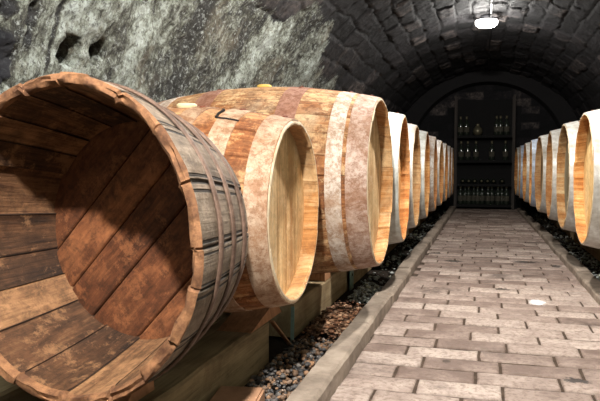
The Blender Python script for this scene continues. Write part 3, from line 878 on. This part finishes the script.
def chock(x0, x1, pts, label, group=None):
    """pts: section in (y, z)"""
    yc = sum(p[0] for p in pts) / len(pts); zb = min(p[1] for p in pts); xc = (x0 + x1) / 2
    b = MB(); b.prism([(p[0] - yc, p[1] - zb) for p in pts], x0 - xc, x1 - xc, 'x')
    b.uv = [(v[0] * 4 + .3, v[1] * 2 + v[2]) for v in b.v]
    o = b.build('chock', M['chock'], loc=(xc, yc, zb)); tag(o, label, 'wedge', group); return o
def touch(rb, zc_, x_off, z):   # |dy| where a cylinder of radius rb centred at height zc_ passes height z
    return math.sqrt(max(1e-6, rb * rb - (zc_ - z) ** 2))
# visible wedge under the small cask
chock(-.70, -.600, [(1.64, ZR), (1.855, ZR + .048), (1.865, ZR + .04), (1.92, ZR)], 'triangular wooden wedge on the rail end below the small cask')
chock(-.70, -.612, [(2.545, ZR - .012), (2.545, ZR + .068), (2.615, ZR + .068), (2.65, ZR - .012)], 'upright wooden block on the rail below the nearest large barrel')
# hidden cradle blocks that carry each barrel
def cradle(xc, y, rb, zc_, x_list, zr, label, group):
    for x in x_list:
        for s in (-1, 1):
            z = zr + .055; dy = touch(rb, zc_, 0, z)
            z2 = zr; pts = [(y + s * (dy * .60), zr), (y + s * (dy * .62), zr + .010), (y + s * (dy + .012), z), (y + s * (dy + .05), z), (y + s * (dy + .06), zr)]
            if s < 0: pts = pts[::-1]
            chock(x - .045, x + .045, pts, label, group)
cradle(0, .965 + .03, .29, CAMZ - .128, (-.68,), ZR, 'small wedge on the rail that steadies the cut-open vat', 'wedges under the vat')
cradle(0, 1.565, .262, CAMZ - .111, (-.70, -.97 + .02)[1:], ZR, 'small wedge at the wall side below the small cask', 'wedges under the small cask')
for i, (hx, y) in enumerate(left):
    cradle(0, y, .334, ZB + .338, (-.975,), ZR - .012, 'wedge at the wall side below a large barrel of the left row', 'wedges below the left row')
    if i: cradle(0, y, .334, ZB + .338, (-.68,), ZR - .012, 'wedge on the front rail below a large barrel of the left row', 'front wedges below the left row')
for i, (hx, y) in enumerate(right):
    cradle(0, y, .334, ZB + .338, (.76,), ZR - .012, 'wedge on the front rail below a barrel of the right row', 'front wedges below the right row')

# pale metal brackets
def strip(name, a, c, w, t, label, cat='bracket'):
    pass
root = obj('metal_bracket', None, loc=(-.597, 2.0, 0)); tag(root, 'thin metal V-shaped bracket on the ground between the two timber rails', 'bracket')
def legbar(p, q, w, t, mat, nm='leg'):
    p = Vector(p); q = Vector(q); d = q - p; b = MB(); b.box((p + q) / 2, (t, w, d.length), d.to_track_quat('Z', 'X').to_matrix(), .0008)
    return b.build(nm, mat, root)
legbar((0, 0.005, .0), (0, -.19, .125), .014, .006, M['chock']).__setitem__('label', 'brown slanting leg')
legbar((.004, 0.01, .0), (.004, .02, .125), .012, .004, M['bracket'])
root = obj('metal_bracket', None, loc=(-.596, 3.02, 0)); tag(root, 'pale green flat metal upright with a hole, below the nearest large barrel', 'bracket')
b = MB(); b.box((0, 0, .06), (.004, .09, .12), None, .001); b.build('plate', M['bracket'], root)
b = MB(); b.lathe([(.006, 0), (.006, .0025), (.0005, .003)], 14, 'x', c=(.002, .005, .07)); b.build('bolt', M['iron'], root)

# loose brick on the ground at the bottom edge
b = MB(); b.box((0, 0, .03), (.11, .20, .06), None, .005)
lb = b.build('loose_brick', M['redbrick'], loc=(-.53, 1.33, 0), rot=(0, 0, .15)); tag(lb, 'loose flat brick lying on the ground beside the lit timber rail', 'brick')
# stone near the far end of the curb
b = MB(); V = IV * (1 + (np.random.default_rng(3).random((len(IV), 1)) - .5) * .3) * np.array([.05, .05, .04]) + np.array([0, 0, .035])
st = obj('stone', mesh('stone', V, IF, True), M['label'], None, (-.50, 7.4, 0)); tag(st, 'pale rounded stone on the ground at the far end of the left row', 'stone')

# ------------------------------------------------------------------ shelf with bottles
SY = 9.26
sh = obj('shelf_rack', None, loc=(.01, SY, 0)); tag(sh, 'dark wooden shelf rack with bottles at the far end of the cellar', 'shelf')
for x in (-.385, .385):
    for yy in (-.0, .26):
        b = MB(); b.box((x, yy, .78), (.03, .035, 1.56), None, .004); b.build('post', M['shelfpost'] , sh)
levels = [.24, .48 + .06, .88]
zlev = [.05, .335, .66, 1.0]
for z in zlev:
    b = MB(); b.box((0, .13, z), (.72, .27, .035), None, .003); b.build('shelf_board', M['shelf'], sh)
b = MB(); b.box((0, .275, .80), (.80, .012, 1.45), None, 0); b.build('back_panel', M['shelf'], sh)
# bottle
def bottle_proto():
    root = obj('wine_bottle', None)
    b = MB(); b.lathe([(.034, 0), (.037, .006), (.037, .15), (.034, .168), (.018, .19), (.0145, .205), (.014, .262), (.0005, .262)], 20); b.build('glass_body', M['bottle'], root, smooth=True)
    b = MB(); b.lathe([(.0376, .05), (.0376, .12)], 20); b.f = b.f[:-2]; b.build('label', M['label'], root, smooth=True, label='dusty paper label')
    b = MB(); b.lathe([(.0152, .225), (.0152, .266), (.0005, .268)], 14); b.build('capsule', M['foil'], root, smooth=True, label='dull foil capsule')
    return root
bp = bottle_proto(); first = True
def put_bottle(x, y, z, lying, label, group, rz=0.0):
    global first
    o = bp if first else copy_tree(bp); first = False
    o.location = (x, y, z)
    if lying: o.rotation_euler = (PI / 2, 0, rz); o.location.z += .038
    tag(o, label, 'bottle', group)
zt = [z + .0175 for z in zlev]
for i, x in enumerate((-.31, -.25, -.20, -.13, -.08, -.02, .06, .11, .19, .24, .30)):
    put_bottle(x + .01, SY + .06 + .05 * (i % 2), zt[0], False, 'dark wine bottle standing on the lowest board of the far shelf', 'bottles standing on the lowest shelf board')
for i, x in enumerate((-.28, -.20, -.12, -.03, .05, .13, .24)):
    put_bottle(x + .01, SY + .24, zt[1], True, 'dark wine bottle lying on the second board of the far shelf', 'bottles lying on the second shelf board')
for i, x in enumerate((-.31, -.22, -.11, .10, .28)):
    put_bottle(x + .01, SY + .10, zt[2], False, 'dark wine bottle standing on the third board of the far shelf', 'bottles standing on the third shelf board')
for i, x in enumerate((-.32, -.24, .16, .21, .29)):
    put_bottle(x + .01, SY + .09, zt[3], False, 'dark wine bottle standing on the top board of the far shelf', 'bottles standing on the top shelf board')
b = MB(); b.lathe([(.03, 0), (.055, .02), (.065, .06), (.055, .10), (.03, .12), (.022, .15), (.026, .16), (.0005, .16)], 24)
jug = b.build('glass_jug', M['foil'], smooth=True, loc=(-.08, SY + .08, zt[3])); tag(jug, 'round pale jug on the top board of the far shelf', 'jug')

# ------------------------------------------------------------------ lamps
def lamp(x, y, power, lit=True, label='', es=14.0, col=(1, .965, .91)):
    zt_ = SPR + math.sqrt(VR * VR - (x - VC) ** 2) - .004
    root = obj('ceiling_lamp', None, loc=(x, y, zt_)); tag(root, label, 'lamp')
    b = MB(); b.lathe([(.0005, .02), (.05, .02), (.055, -.012), (.050, -.03), (.0005, -.03)], 28); b.build('lamp_base', M['lampmetal'], root, smooth=False)
    b = MB(); b.lathe([(.052, -.03), (.088, -.036), (.094, -.05), (.090, -.078), (.070, -.094), (.035, -.101), (.0005, -.102)], 32)
    b.build('lamp_globe', glow_mat('lamp_glass_lit', (*col, 1), es), root, smooth=True)
    b = MB(); b.lathe([(.086, -.030), (.098, -.034), (.098, -.042), (.090, -.046)], 32); b.f = b.f[:-2]; b.build('lamp_ring', M['lampmetal'], root)
    L = bpy.data.lights.new('lamp_light', 'POINT'); L.energy = power; L.shadow_soft_size = .035; L.color = col
    lo = bpy.data.objects.new('lamp_light', L); COL.objects.link(lo); lo.parent = root; lo.location = (0, 0, -.155)
    return root
lamp(-.14, .0, 255, es=2, label='round glass ceiling lamp at the crown of the vault near the cellar entrance')
lamp(.01, 2.8, 105, label='added round glass fill lamp, out of view at the crown above the nearest large barrels', es=2)  # added lamp, out of view, fills in light on the barrel heads
lamp(.01, 5.85, 22, label='glowing round ceiling lamp at the crown of the vault halfway down the cellar', es=14)
# cable running along the crown of the vault
b = MB()
for k in range(32):
    y0_ = -3.0 + k * .38; b.box((.045, y0_ + .19, SPR + VR - .018 + .006 * math.sin(k)), (.012, .385, .012))
cb = b.build('ceiling_cable', M['cable']); tag(cb, 'black cable running along the crown of the vault to the lamps', 'cable')

# ------------------------------------------------------------------ world & view
w = bpy.data.worlds.new('world'); SC.world = w; w.use_nodes = True
w.node_tree.nodes['Background'].inputs[0].default_value = (.5, .55, .7, 1); w.node_tree.nodes['Background'].inputs[1].default_value = .005
SC.view_settings.view_transform = 'Standard'; SC.view_settings.look = 'None'; SC.view_settings.gamma = 1
SC.view_settings.exposure = 0.4; SC.view_settings.use_curve_mapping = False
SC.cycles.max_bounces = 6; SC.cycles.diffuse_bounces = 1
